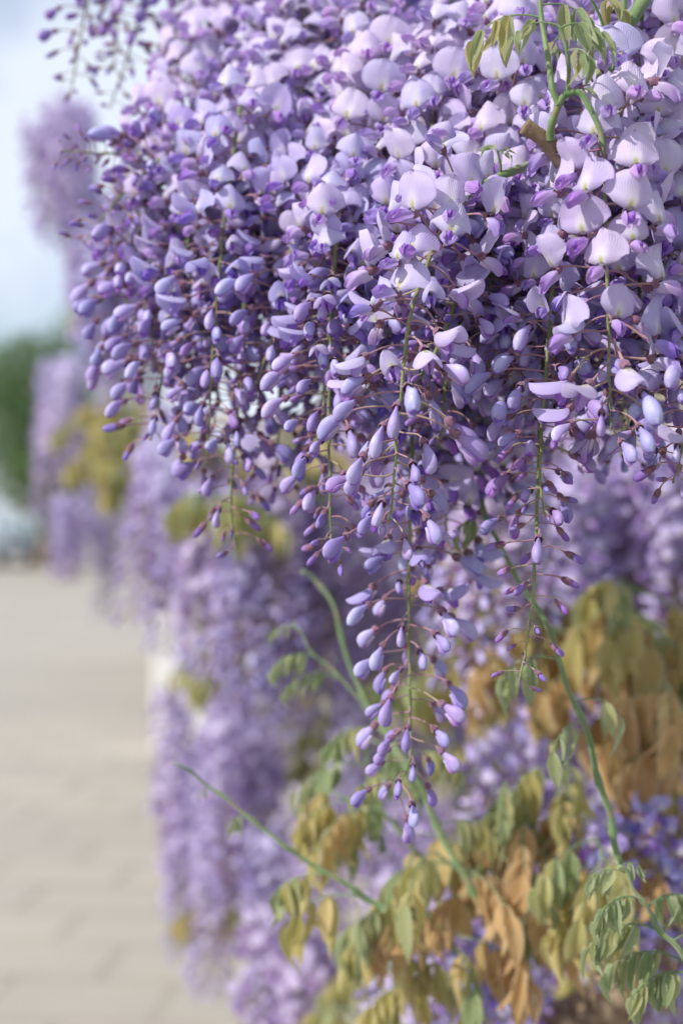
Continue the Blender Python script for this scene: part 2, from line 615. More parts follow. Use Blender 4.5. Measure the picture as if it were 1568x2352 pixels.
def flower_spots(path, n, stages, size, t0, rr, turn=0.45):
    """yield (kind, world matrix, t) for the blooms of one raceme"""
    L = arclen(path)
    phi = rr.uniform(0, 6.28)
    for i in range(n):
        t = t0 + (1 - t0) * ((i + rr.uniform(-.35, .35) + .5) / n)
        t = min(max(t, 0), 0.995)
        p, tan = along(path, L, t)
        a = tan.orthogonal().normalized()
        b = tan.cross(a).normalized()
        phi += R(137.5) + rr.uniform(-.35, .35)
        out = a * math.cos(phi) + b * math.sin(phi)
        lean = LIGHT_SIDE - tan * LIGHT_SIDE.dot(tan)
        k = turn * (1 - 0.6 * t)
        x = (out + lean * k)
        x = (x.normalized() * (1 - 0.22 * t) + tan * (0.02 + 0.26 * t * t)).normalized()
        up = Vector((0, 0, 1)) * 0.75 - tan * 0.45
        up = up - x * up.dot(x)
        if up.length < 1e-3:
            up = a
        up.normalize()
        y = up.cross(x)
        tt = t + rr.uniform(-.10, .10)
        kd = 'open' if tt < stages[0] else 'half' if tt < stages[1] else 'bud' if tt < stages[2] else 'small'
        sc = size * rr.uniform(.84, 1.12) * (1.0 if kd == 'open' else 0.98)
        if kd == 'bud':
            sc *= 1.08 - 0.30 * max(0, (tt - stages[1]) / max(.05, 1.02 - stages[1]))
        if kd == 'small':
            sc *= 1.25 - 0.5 * max(0, (tt - stages[2]) / max(.05, 1.02 - stages[2]))
        M = Matrix(((x.x, y.x, up.x, p.x), (x.y, y.y, up.y, p.y), (x.z, y.z, up.z, p.z), (0, 0, 0, 1))) @ Matrix.Scale(sc, 4)
        yield kd, M, tt


PARTNAME = {'open': 'flower', 'half': 'opening_flower', 'bud': 'flower_bud', 'small': 'young_bud'}


def raceme(pts, n, stages, label, group=None, size=1.0, t0=0.06, seed=0, fine=True, age=0.5, rad=0.0016, turn=0.60, raw=False):
    path = spline(pts if raw else [at(*p) for p in pts], 8)
    rr = random.Random(1000 + seed)
    base = path[0].copy()
    root = link('wisteria_raceme', None, loc=base)
    root.empty_display_size = 0.02
    tag(root, label, 'wisteria raceme', group)
    g = G()
    m = len(path)
    loc = [p - base + Vector((rr.uniform(-1, 1), rr.uniform(-1, 1), 0)) * 0.0005 for p in path]
    g.tube(loc, [rad * (1 - 0.62 * i / (m - 1)) * (1 + 0.12 * math.sin(i * 1.9)) for i in range(m)], M_RACH, 8, True)
    link('rachis', g.mesh('rachis'), root)
    T = Matrix.Translation(-base)
    for kd, M, t in flower_spots(path, n, stages, size, t0, rr, turn):
        k = rr.randrange(COUNT[kd])
        if kd in ('open', 'half'):
            c = (min(1, max(0, age * 1.25 - 0.55 * t + rr.uniform(-.22, .28))), rr.random(), 0, 1)
        elif kd == 'bud':
            c = (min(1, max(.1, 1.0 - 0.9 * max(0, t - stages[1] - 0.05) + rr.uniform(-.5, .15))), rr.random(), 0, 1)
        else:
            c = (rr.uniform(0, .35), rr.random(), 0, 1)
        if fine:
            tm = TEMPL[kd][k]
            f = link(PARTNAME[kd], tm[0][1], root, c)
            f.matrix_local = T @ M
            for nm, me in tm[1:]:
                link(nm, me, f, c)
        else:
            f = link(PARTNAME[kd], TEMPL_LOW[kd][k], root, c)
            f.matrix_local = T @ M
    return root


# ------------------------------------------------------------------ the setting: ground, path, wall
def slab(name, x0, x1, y0, y1, z0, z1, mat, parent=None):
    g = G()
    for (ax, fixed) in (('z', z1), ('z', z0), ('x', x0), ('x', x1), ('y', y0), ('y', y1)):
        if ax == 'z':
            q = [[(x0, y0, fixed), (x1, y0, fixed)], [(x0, y1, fixed), (x1, y1, fixed)]]
        elif ax == 'x':
            q = [[(fixed, y0, z0), (fixed, y1, z0)], [(fixed, y0, z1), (fixed, y1, z1)]]
        else:
            q = [[(x0, fixed, z0), (x1, fixed, z0)], [(x0, fixed, z1), (x1, fixed, z1)]]
        g.grid(np.array(q, dtype=float), mat)
    me = g.mesh(name)
    me.polygons.foreach_set('use_smooth', [False] * len(me.polygons))
    return link(name, me, parent)


def mat_ground():
    N = NT('ground_soil')
    base = N.mix(N.ramp(N.noise(0.6, 5), 0.35, 0.7), (0.10, 0.13, 0.05), (0.26, 0.22, 0.15))
    return N.leafy(base, 0, 0.9, 0.1, 0, N.noise(8, 5), 0.5, bdist=0.02)


def mat_path():
    N = NT('sandy_paving')
    tc = N.node('ShaderNodeTexCoord')
    mp = N.node('ShaderNodeMapping')
    mp.inputs['Rotation'].default_value = (0, 0, R(7))
    N.l.new(tc.outputs['Object'], mp.inputs['Vector'])
    br = N.node('ShaderNodeTexBrick')
    br.inputs['Scale'].default_value = 1.0
    br.inputs['Brick Width'].default_value = 0.55
    br.inputs['Row Height'].default_value = 0.38
    br.inputs['Mortar Size'].default_value = 0.022
    br.inputs['Color1'].default_value = (0.35, 0.325, 0.29, 1)
    br.inputs['Color2'].default_value = (0.385, 0.355, 0.315, 1)
    br.inputs['Mortar'].default_value = (0.27, 0.245, 0.21, 1)
    N.l.new(mp.outputs[0], br.inputs['Vector'])
    base = N.mix(N.ramp(N.noise(2.2, 5, rough=.65), 0.35, 0.7, 0, 0.55), br.outputs['Color'], (0.40, 0.365, 0.31))
    st = N.node('ShaderNodeMapping')
    st.inputs['Scale'].default_value = (0.06, 0.55, 1)
    N.l.new(tc.outputs['Object'], st.inputs['Vector'])
    base = N.mix(N.ramp(N.noise(1.0, 2, st.outputs[0]), 0.40, 0.62, 0, 0.5), base, (0.31, 0.29, 0.26))
    base = N.mix(N.ramp(N.noise(30, 3), 0.55, 0.8, 0, 0.5), base, (0.25, 0.225, 0.19))
    return N.leafy(base, 0, 0.85, 0.15, 0, N.noise(40, 5), 0.4, bdist=0.005)


def mat_render():
    N = NT('white_render')
    base = N.mix(N.ramp(N.noise(3, 6, rough=.65), 0.4, 0.75), (0.82, 0.82, 0.81), (0.70, 0.69, 0.67))
    return N.leafy(base, 0, 0.85, 0.2, 0, N.noise(60, 5), 0.35, bdist=0.003)


def mat_stone():
    N = NT('weathered_stone')
    base = N.mix(N.ramp(N.noise(6, 6, rough=.65), 0.35, 0.7), (0.13, 0.12, 0.09), (0.30, 0.27, 0.20))
    base = N.mix(N.ramp(N.noise(2, 4), 0.5, 0.7, 0, .6), base, (0.12, 0.14, 0.06))
    return N.leafy(base, 0, 0.9, 0.1, 0, N.noise(30, 6), 0.7, bdist=0.01)


M_WHITE, M_STONE = mat_render(), mat_stone()
g = G()
g.grid(np.array([[(-900, -60, 0), (900, -60, 0)], [(-900, 2400, 0), (900, 2400, 0)]], dtype=float), mat_ground())
tag(link('ground', g.mesh('ground')), 'earth and grass ground beyond the path', None, None, 'structure')
g = G()
g.grid(np.array([[(-6.0, -4, .004), (2.2, -4, .004)], [(-18.0, 70, .004), (-9.2, 70, .004)]], dtype=float), mat_path())
tag(link('path', g.mesh('path')), 'pale sandy paved path running beside the wisteria', None, None, 'structure')

# low white rendered wall that carries the wisteria; its foot runs x = xw - 0.16 y
WALL = Matrix.Translation((1.15, 0, 0)) @ Matrix.Rotation(math.atan(0.16), 4, 'Z')
wall = link('garden_wall', None)
wall.matrix_world = WALL
tag(wall, 'weathered garden wall behind the hanging wisteria', 'wall')
slab('wall_face', 0, .22, 1.2, 16, 0, 2.05, M_STONE, wall)
slab('coping', -.03, .25, 1.17, 16.03, 2.05, 2.12, M_STONE, wall)
pier = link('wall_pier', None)
pier.matrix_world = Matrix.Translation((-1.20, 9.15, 0)) @ Matrix.Rotation(math.atan(0.16), 4, 'Z')
tag(pier, 'white rendered pier standing at the path edge below the blurred wisteria', 'pier')
slab('shaft', 0, .34, 0, .36, 0, 1.30, M_WHITE, pier)
slab('cap', -.04, .38, -.04, .40, 1.30, 1.38, M_WHITE, pier)

# ------------------------------------------------------------------ sharp racemes of the near cluster
NEAR = 'racemes packed into the near cluster'
A_ = [
 # pts, n, stages, label, size, age
 ([(1075, 400, .90), (1020, 510, .875), (945, 720, .856), (916, 950, .85), (906, 1080, .85), (893, 1205, .85)], 64, (.46, .60, 1.1),
  'sharpest raceme, pale flowers above and plump lilac buds ending on a bare green tip', 1.14, .75),
 ([(1372, 150, .88), (1385, 330, .85), (1394, 600, .84), (1398, 850, .84), (1403, 990, .84)], 58, (.74, .88, 1.1),
  'full raceme of big open flowers on a straight green stalk below the bent green shoot', 1.16, .8),
 ([(1290, 420, .91), (1268, 680, .885), (1250, 900, .872), (1240, 1100, .872), (1250, 1188, .872)], 62, (.30, .44, .70),
  'raceme tapering to brown-calyxed violet buds, its tip overlapping a longer bud stalk', 1.0, .6),
 ([(1258, 560, .94), (1240, 980, .905), (1228, 1300, .885), (1216, 1440, .88), (1193, 1565, .88)], 54, (.12, .24, .66),
  'slender raceme ending in sparse small closed buds against golden leaves', .94, .5),
 ([(962, 600, .99), (948, 950, .965), (939, 1300, .955), (941, 1600, .955), (940, 1745, .955), (903, 1828, .95)], 88, (.34, .58, 1.1),
  'longest hanging raceme, reaching lowest of the cluster with well spaced lilac buds', 1.0, .35),
 ([(795, 380, .97), (768, 600, .935), (756, 900, .925), (757, 1100, .925), (762, 1290, .925)], 74, (.28, .44, .84),
  'dense violet raceme hanging beside the sharpest one, tip of tiny brown buds', 1.0, .6),
 ([(775, 520, .95), (752, 800, .94), (738, 1005, .94)], 40, (.2, .4, .7),
  'short raceme tucked behind the dense violet raceme, with a light green tip', .95, .5),
 ([(552, 230, 1.03), (532, 380, 1.0), (510, 560, .99), (490, 800, .985), (475, 1060, .985)], 76, (.36, .50, .92),
  'raceme with a long bare green stalk showing down the shadowed hollow of the cluster', 1.0, .6),
 ([(600, 400, 1.04), (562, 700, 1.015), (546, 950, 1.0), (530, 1150, .995), (543, 1262, .995)], 66, (.22, .40, .80),
  'loose raceme ending in a fan of dark slim buds above yellow green leaves', .98, .5),
 ([(480, 280, 1.07), (430, 560, 1.03), (395, 750, 1.015), (345, 1012, 1.01)], 72, (.42, .60, .92),
  'outermost raceme of the near cluster, curving to a pink tip bud over the path', 1.0, .7),
 ([(700, 400, 1.0), (655, 640, .975), (630, 760, .972), (588, 885, .97)], 52, (.36, .55, .80),
  'small raceme with a curved yellow green tip between two longer racemes', .95, .6),
 ([(500, 372, 1.10), (380, 345, 1.08), (260, 352, 1.07), (138, 345, 1.06)], 62, (.0, .02, .12),
  'young raceme sticking out sideways over the path, covered in tiny dark buds', .80, .3),
 ([(420, 315, 1.07), (330, 400, 1.05), (270, 455, 1.045), (192, 558, 1.04)], 34, (.02, .06, .45),
  'thin raceme angled outward with scattered slim dark buds on a green stalk', .95, .3),
 ([(1066, 640, .91), (1000, 810, .888), (960, 870, .884), (922, 905, .882)], 30, (.05, .15, .45),
  'short side raceme of small brown green buds crossing the sharpest raceme', .90, .3),
 ([(1034, 700, .94), (1020, 900, .93), (1012, 1010, .93)], 34, (.1, .3, .7),
  'little raceme with a few hanging brown buds behind the sharpest raceme', .92, .4),
 ([(1612, 520, .87), (1592, 800, .86), (1572, 1000, .855), (1545, 1110, .855)], 50, (.34, .52, .9),
  'raceme partly cut by the picture edge with dark violet buds curling down', 1.0, .5),
 ([(1490, 230, .91), (1512, 480, .885), (1528, 730, .875), (1524, 870, .875)], 58, (.72, .88, 1.1),
  'bulky raceme of open pale lilac flowers next to the straight green stalk', 1.14, .75),
]
for i, (pts, n, st, lab, sz, ag) in enumerate(A_):
    raceme(pts, n, st, lab, None, sz, .05, i, True, ag)

# racemes between them that only their place tells apart
fill = [
 ([(1480, -110, .94), (1470, 120, .92), (1462, 330, .90)], 44, (.9, 1.0, 1.1), .9),
 ([(1300, -60, 1.02), (1285, 150, 1.0), (1272, 330, .98)], 40, (.8, .95, 1.1), .8),
 ([(1185, 30, .99), (1168, 250, .95), (1152, 470, .935)], 52, (.85, 1.0, 1.1), .9),
 ([(1010, 120, 1.0), (990, 320, .955), (968, 560, .935)], 54, (.82, .95, 1.1), .95),
 ([(1090, 260, .97), (1080, 440, .94), (1085, 640, .92)], 48, (.7, .9, 1.1), .8),
 ([(868, 20, 1.06), (852, 250, 1.0), (840, 500, .975)], 58, (.75, .92, 1.1), .95),
 ([(705, -60, 1.14), (692, 180, 1.07), (682, 430, 1.02)], 60, (.78, .92, 1.1), .95),
 ([(590, -20, 1.18), (572, 150, 1.12), (560, 360, 1.07)], 52, (.85, 1.0, 1.1), 1.0),
 ([(480, 60, 1.18), (440, 230, 1.12), (405, 440, 1.08)], 54, (.8, .95, 1.1), .9),
 ([(640, 180, 1.1), (620, 330, 1.05), (610, 560, 1.02)], 54, (.7, .85, 1.1), .85),
 ([(775, 200, 1.06), (765, 380, 1.01), (740, 600, .98)], 54, (.7, .85, 1.1), .85),
 ([(920, 300, 1.0), (905, 470, .96), (890, 700, .94)], 54, (.72, .86, 1.1), .85),
 ([(375, 300, 1.12), (330, 500, 1.07), (292, 680, 1.05), (305, 860, 1.045)], 66, (.40, .60, 1.0), .75),
 ([(430, 420, 1.08), (390, 600, 1.05), (352, 760, 1.03), (360, 850, 1.03)], 50, (.35, .55, .95), .6),
 ([(500, 480, 1.07), (475, 640, 1.05), (455, 800, 1.04)], 44, (.3, .5, 1.0), .5),
 ([(1150, 430, .94), (1128, 640, .92), (1120, 760, .92), (1125, 870, .92)], 50, (.40, .62, 1.0), .6),
 ([(1335, 460, .94), (1332, 620, .92), (1326, 780, .91), (1330, 900, .91)], 46, (.42, .6, .95), .6),
 ([(868, 500, .98), (858, 640, .96), (852, 780, .955), (848, 900, .955)], 44, (.2, .45, .9), .45),
 ([(670, 480, 1.04), (652, 620, 1.02), (645, 740, 1.01), (650, 860, 1.01)], 44, (.2, .45, .9), .5),
 ([(1460, 420, .93), (1468, 640, .90), (1470, 860, .895), (1455, 960, .895)], 58, (.5, .7, 1.0), .65),
 ([(1225, 330, .96), (1212, 560, .93), (1205, 760, .92)], 54, (.7, .85, 1.1), .75),
 ([(1568, 60, .95), (1560, 260, .92), (1556, 470, .90)], 48, (.9, 1.0, 1.1), .9),
 ([(1010, 900, 1.03), (1015, 1080, 1.02), (1030, 1260, 1.02)], 46, (.8, .95, 1.1), .5),
 ([(1130, 760, 1.05), (1120, 960, 1.04), (1110, 1120, 1.04)], 48, (.9, 1.0, 1.1), .6),
]
FILL_LABELS = [
    'crowd of pale open flowers above the bulky raceme, beside the thick green stem',
    'open pale raceme behind the upright green shoot from the sawn branch',
    'pale open raceme directly above the thick green stem that ends in a leaf tuft',
    'whitish open raceme above the large round flower of the sharpest raceme',
    'open raceme between the sharpest raceme and the thick green stem above it',
    'soft whitish raceme hanging above the dense violet raceme',
    'soft pinkish raceme at the top of the cluster under the blurred green stem',
    'soft pale raceme at the top of the cluster where it meets the sky',
    'soft lilac raceme over the young sideways raceme of tiny dark buds',
    'soft open raceme above the bare stalk in the shadowed hollow',
    'soft open raceme above the short raceme with a curved yellow green tip',
    'open raceme between the dense violet raceme and the sharpest one, above both',
    'bulging outer raceme of plump lilac buds below the angled thin raceme',
    'plump budded raceme just inside the outermost raceme over the path',
    'shaded violet raceme between the outermost raceme and the bare stalk',
    'lilac raceme filling the gap between the sharpest raceme and the tapering one',
    'lilac raceme between the tapering raceme and the full raceme on the straight stalk',
    'violet budded raceme squeezed between the dense violet raceme and the sharpest one',
    'violet budded raceme between the loose fan of slim buds and the dense violet raceme',
    'lilac raceme between the straight green stalk and the bulky raceme beside it',
    'open lilac raceme under the thick green stem, next to the tapering raceme',
    'pale open raceme at the upper corner past the upright brown twig',
    'shaded open raceme directly behind the buds of the longest raceme',
    'faint shaded raceme seen behind the little brown hanging buds',
]
for i, (pts, n, st, ag) in enumerate(fill):
    raceme(pts, n, st, FILL_LABELS[i], NEAR, 1.06, .0, 40 + i, True, ag)

# dark bud racemes against the sky and the darker layer behind the near cluster
for i, pts in enumerate([
    [(232, -160, 1.22), (196, 20, 1.21), (163, 215, 1.20)],
    [(352, -170, 1.24), (318, 40, 1.23), (252, 250, 1.22)],
    [(440, -160, 1.22), (415, 20, 1.21), (385, 190, 1.20)],
    [(300, -200, 1.27), (275, -20, 1.27), (262, 150, 1.26)]]):
    raceme(pts, 30, (.0, .1, .6), 'loose raceme of dark violet buds hanging against the bright sky', 'bud racemes against the sky', 1.0, .0, 80 + i, True, .3)

rr = random.Random(5)
k = 0
for (u0, u1, v0, v1, Y0, Y1, cnt, st) in [
    (480, 1000, -330, -80, 1.14, 1.22, 9, (.8, .95, 1.1)),
    (1000, 1600, -330, -80, 1.04, 1.14, 9, (.8, .95, 1.1)),
    (460, 1000, 120, 420, 1.08, 1.15, 9, (.6, .8, 1.1)),
    (1000, 1580, 60, 420, 1.0, 1.08, 9, (.6, .8, 1.1)),
    (470, 860, 360, 480, 1.07, 1.11, 4, (.3, .6, 1.0)),
    (880, 1480, 280, 420, 1.0, 1.06, 6, (.5, .7, 1.0))]:
    for j in range(cnt):
        u = u0 + (u1 - u0) * (j + rr.uniform(.1, .9)) / cnt
        v, Y = rr.uniform(v0, v1), rr.uniform(Y0, Y1)
        ln = rr.uniform(.17, .23) * FPX / Y
        raceme([(u, v, Y), (u + rr.uniform(-15, 10), v + ln * .5, Y - .015), (u + rr.uniform(-40, 20), v + ln, Y - .02)], 50, st,
               'shaded wisteria raceme half hidden behind the near cluster', 'racemes behind the near cluster', 1.0, .0, 120 + k, False, rr.uniform(.3, .8))
        k += 1

# ------------------------------------------------------------------ racemes farther along the wall
def far_template(seed, ln, n, st, age=0.5):
    rr = random.Random(seed)
    path = spline([Vector((0, 0, 0)), Vector((rr.uniform(-.01, .01), rr.uniform(-.01, .01), -ln * .5)), Vector((rr.uniform(-.02, .02), rr.uniform(-.02, .02), -ln))], 5)
    g = G()
    for kd, M, t in flower_spots(path, n, st, 1.12, 0.0, rr, .3):
        g.add(TEMPL_G[kd][rr.randrange(COUNT[kd])], M)
    r = G()
    r.tube(path, .0013, M_RACH, 4)
    return g.mesh('blossoms'), r.mesh('rachis')


FAR = [far_template(300 + i, *a) for i, a in enumerate([
    (.24, 74, (.55, .7, 1.1)), (.28, 84, (.5, .7, 1.1)), (.20, 66, (.7, .85, 1.1)), (.26, 78, (.35, .6, 1.0)), (.32, 92, (.5, .7, .95)), (.22, 70, (.8, .95, 1.1))])]


def far_raceme(p, label, group, sc=1.0, rr=rr, age=None):
    b, r = FAR[rr.randrange(len(FAR))]
    root = link('wisteria_raceme', None, loc=p)
    root.empty_display_size = .02
    root.rotation_euler = (rr.uniform(-.1, .1), rr.uniform(-.12, .12), rr.uniform(0, 6.28))
    root.scale = (sc, sc, sc * rr.uniform(.9, 1.1))
    tag(root, label, 'wisteria raceme', group)
    c = ((rr.uniform(.6, 1.0) if age is None else age), rr.random(), 0, 1)
    o = link('blossoms', b, root, c)
    o['kind'] = 'stuff'
    link('rachis', r, root)
    return root


L_BANK = 'blurred lilac raceme in the bank of wisteria hanging over the path edge'
L_LOW = 'blurred raceme hanging low beside the path below the bank of wisteria'
L_FARC = 'very blurred raceme in the distant wisteria clump with yellow green leaves'
L_SKY = 'very blurred raceme in the distant clump hanging against pale sky'
L_BACK = 'blurred raceme in the shade deep behind the golden leaves'
L_RT = 'blurred lilac raceme behind the bud stalk over golden leaves'
for (u0, u1, v0, v1, Y0, Y1, cnt, sc, lab, grp) in [
    (350, 470, 930, 1190, 2.2, 2.7, 11, 1.0, L_BANK, 'bank of racemes over the path edge'),
    (460, 780, 1010, 1270, 2.1, 2.6, 22, 1.0, L_BANK, 'bank of racemes over the path edge'),
    (640, 1120, 880, 1220, 2.2, 2.7, 18, 1.0, L_BANK, 'bank of racemes over the path edge'),
    (820, 1010, 980, 1330, 2.3, 2.7, 12, 1.0, L_BANK, 'bank of racemes over the path edge'),
    (395, 520, 1560, 1900, 2.7, 3.2, 11, 1.0, L_LOW, 'low racemes beside the path'),
    (470, 660, 1480, 1960, 2.4, 3.0, 15, 1.0, L_LOW, 'low racemes beside the path'),
    (600, 720, 2090, 2330, 1.9, 2.1, 7, 1.0, L_LOW, 'low racemes beside the path'),
    (110, 190, 830, 980, 3.9, 4.5, 6, 1.1, L_FARC, 'distant clump of racemes with leaves'),
    (140, 290, 1110, 1190, 3.9, 4.4, 6, .9, L_FARC, 'distant clump of racemes with leaves'),
    (90, 190, 230, 360, 3.0, 3.4, 7, 1.05, L_SKY, 'distant racemes against the sky'),
    (165, 300, 380, 640, 3.0, 3.4, 13, 1.05, L_SKY, 'distant racemes against the sky'),
    (240, 420, 520, 820, 3.2, 3.6, 6, 1.0, L_SKY, 'distant racemes against the sky'),
    (660, 1600, 1350, 1750, 2.3, 2.9, 24, 1.0, L_BACK, 'racemes behind the golden leaves'),
    (700, 1600, 1750, 2330, 1.9, 2.5, 26, 1.0, L_BACK, 'racemes behind the golden leaves'),
    (1260, 1620, 930, 1190, 1.75, 2.0, 20, 1.0, L_RT, 'racemes behind the bud stalk'),
    (1020, 1180, 850, 980, 1.4, 1.6, 4, 1.0, L_RT, 'racemes behind the bud stalk'),
]:
    for j in range(cnt):
        u = u0 + (u1 - u0) * ((j * 0.618 + rr.uniform(-.08, .08)) % 1.0)
        far_raceme(at(u, rr.uniform(v0, v1), rr.uniform(Y0, Y1)), lab, grp, sc)

# lower near racemes beneath the golden leaves
for i, (u, v, Y, ln, st, ag) in enumerate([
    (1040, 2090, 1.42, .16, (.6, .8, 1.1), .6), (1120, 2120, 1.45, .15, (.5, .8, 1.1), .5), (985, 2190, 1.42, .16, (.6, .8, 1.1), .6),
    (1210, 2180, 1.40, .14, (.6, .8, 1.1), .5), (900, 2250, 1.45, .16, (.8, .9, 1.1), .7), (1310, 1590, 1.6, .2, (.4, .7, 1.1), .5),
    (1140, 1620, 1.6, .2, (.4, .7, 1.1), .5), (1240, 1640, 1.7, .2, (.4, .7, 1.1), .5), (1400, 1640, 1.7, .2, (.6, .8, 1.1), .6),
    (1500, 2270, 1.45, .16, (.6, .8, 1.1), .6), (1450, 1600, 1.7, .2, (.6, .8, 1.1), .6)]):
    l = ln * FPX / Y
    raceme([(u, v, Y), (u - 8, v + l * .5, Y - .01), (u - 20, v + l, Y - .01)], 46, st, 'blurred raceme showing in a gap among the bronze leaves', 'racemes among the bronze leaves', 1.0, 0, 220 + i, False, ag)
for i, (u, v, Y) in enumerate([(1400, 1870, 1.22), (1500, 1850, 1.25), (1560, 1930, 1.24)]):
    l = .14 * FPX / Y
    raceme([(u, v, Y), (u + 4, v + l * .5, Y), (u - 8, v + l, Y)], 34, (.3, .7, 1.0), 'deep violet raceme in shade behind the pale young leaves', 'violet racemes behind the young leaves', 1.0, 0, 240 + i, False, .05)


# ------------------------------------------------------------------ leaves and shoots
def g_leaflet(seed, fold=0.7, droop=0.6, wid=0.17):
    """unit length along +x, folded on the midrib, drooping"""
    r = random.Random(seed)
    na, nb = 9, 7
    pts = np.zeros((na, nb, 3))
    x = z = 0.0
    tw = r.uniform(-.5, .5)
    for j in range(na):
        a = j / (na - 1)
        th = -droop * a + 0.15
        if j:
            x += math.cos(th) / (na - 1)
            z += math.sin(th) / (na - 1)
        w = wid * (math.sin(math.pi * a ** 0.72) ** 0.85 if 0 < a < 1 else 0.02) * (1 - .25 * a ** 3)
        for i in range(nb):
            b = -1 + 2 * i / (nb - 1)
            fo = fold * (1 - .35 * a)
            y = w * b * math.cos(fo)
            h = w * abs(b) * math.sin(fo) + 0.02 * math.sin(7 * a + r.random()) * abs(b)
            t = tw * a
            y2, h2 = y * math.cos(t) - h * math.sin(t), y * math.sin(t) + h * math.cos(t)
            pts[j, i] = (x - math.sin(th) * h2, y2, z + math.cos(th) * h2)
    g = G()
    g.grid(pts, M_LEAF)
    return g


LEAFLET = [g_leaflet(i, fold=f, droop=d, wid=w) for i, (f, d, w) in enumerate([
    (.5, .7, .19), (.8, .9, .18), (.3, .5, .20), (1.0, 1.0, .17), (.6, 1.2, .18), (.9, .6, .16)])]
LEAFLET_M = [g.mesh('leaflet') for g in LEAFLET]
YOUNG = [g_leaflet(20 + i, fold=f, droop=d, wid=w) for i, (f, d, w) in enumerate([
    (1.0, .8, .20), (.85, 1.1, .21), (1.15, .6, .19), (.7, .9, .22)])]
YOUNG_M = [g.mesh('leaflet') for g in YOUNG]


def leaf(shoot, p, az, ln, pairs, size, tint, rr, young=False, limp=0.85, rise=0.5, tip_tint=None):
    """one pinnate leaf: stalk arching from p toward azimuth az, leaflets hanging from it"""
    base = shoot.location
    hd = Vector((math.cos(az), math.sin(az), 0))
    pts, q, th = [], Vector(p), rise
    m = 10
    for i in range(m + 1):
        pts.append(q.copy())
        th -= (rise + 0.9) / m
        q = q + (hd * math.cos(th) + Vector((0, 0, 1)) * math.sin(th)) * ln / m
    g = G()
    g.tube([a - p for a in pts], [.0009 * (1 - .5 * i / m) * (ln / .07) ** .5 for i in range(m + 1)], M_SHOOT, 5)
    lf = link('leaf', g.mesh('leaf'), shoot, (tint, .5, 0, 1), Vector(p) - base)
    L = arclen(pts)
    n = pairs * 2 + 1
    for i in range(n):
        last = i == n - 1
        t = 1.0 if last else 0.30 + 0.64 * ((i // 2) + .5) / pairs
        q, tan = along(pts, L, t)
        side = hd.cross(Vector((0, 0, 1))) * (1 if i % 2 else -1)
        d = tan if last else (side * (1 - limp * .6) + tan * .35)
        d = (d.normalized() * (1 - limp) + Vector((0, 0, -1)) * limp + Vector((rr.uniform(-.22, .22), rr.uniform(-.22, .22), rr.uniform(-.1, .1)))).normalized()
        # outer face of a hanging leaflet looks away from the stalk
        upv = (side if not last else hd) * 1.0 + Vector((0, 0, .25)) + Vector((rr.uniform(-.5, .5), rr.uniform(-.5, .5), 0))
        upv = (upv - d * upv.dot(d)).normalized()
        y = upv.cross(d)
        s = size * rr.uniform(.8, 1.15) * (1 - .35 * t if young else 1 - .15 * t)
        M = Matrix(((d.x, y.x, upv.x, q.x - p.x), (d.y, y.y, upv.y, q.y - p.y), (d.z, y.z, upv.z, q.z - p.z), (0, 0, 0, 1))) @ Matrix.Scale(s, 4)
        tn = tint if tip_tint is None else tint + (tip_tint - tint) * t
        o = link('leaflet', rr.choice(YOUNG_M if young else LEAFLET_M), lf, (min(1, max(0, tn + rr.uniform(-.26, .22))), rr.random(), 0, 1))
        o.matrix_local = M
    return lf


def shoot(pts, r0, r1, label, group=None, name='leafy_shoot', cat='shoot', mat=None, nodes=True):
    path = spline([at(*q) for q in pts], 8)
    for i in range(1, len(path)):
        path[i] = path[i] + Vector((math.sin(i * .8 + r0 * 9e3), math.sin(i * .6), math.cos(i * .7))) * .0012
    base = path[0].copy()
    root = link(name, None, loc=base)
    root.empty_display_size = .02
    tag(root, label, cat, group)
    g = G()
    m = len(path)
    g.tube([q - base for q in path], [(r0 + (r1 - r0) * i / (m - 1)) * (1 + (.5 if nodes and i % 6 == 0 else 0)) for i in range(m)], mat or M_SHOOT, 8, True)
    link('stem', g.mesh('stem'), root)
    return root, path


rl = random.Random(21)
W = math.pi          # azimuth pointing toward the path (-x)
FRONT = -math.pi / 2

# long green shoot slanting down behind the bud stalk
s, path = shoot([(1092, 1020, 1.02), (1128, 1220, 1.01), (1235, 1400, 1.0), (1330, 1640, 1.0), (1390, 1840, 1.0), (1424, 1985, 1.0)], .0014, .0024,
                'long thin green shoot slanting down past the golden leaves')
leaf(s, path[7], W + .6, .03, 2, .03, .0, rl, True)
leaf(s, path[20], W - .3, .045, 2, .034, .02, rl, False)
leaf(s, path[23], .3, .04, 1, .036, .05, rl, False)
leaf(s, path[25], W + .9, .05, 2, .032, .1, rl, False)
# pale shoots rising in the lower middle
s, path = shoot([(1165, 2150, 1.16), (1055, 2000, 1.17), (960, 1800, 1.18), (880, 1670, 1.19), (815, 1560, 1.2), (755, 1370, 1.22), (690, 1310, 1.22)], .0030, .0014,
                'long pale green shoot rising behind the longest raceme')
for kk, az, tn in ((8, W, .45), (12, .2, .2), (17, W + .4, .15), (19, .4, .2), (23, W - .2, .1), (30, .9, .05)):
    leaf(s, path[kk], az, .06, 4, .036, tn, rl, kk > 15, .8, .6)
s, path = shoot([(960, 1830, 1.2), (885, 1690, 1.2), (795, 1570, 1.2), (720, 1500, 1.2), (672, 1425, 1.2)], .0018, .0009,
                'thin green shoot with small limp leaves forking toward the path')
leaf(s, path[16], W, .06, 4, .026, .0, rl, True, .6, .8)
leaf(s, path[22], W + .3, .05, 4, .024, .0, rl, True, .6, .8)
leaf(s, path[30], W - .4, .03, 3, .016, .0, rl, True, .6, .6)
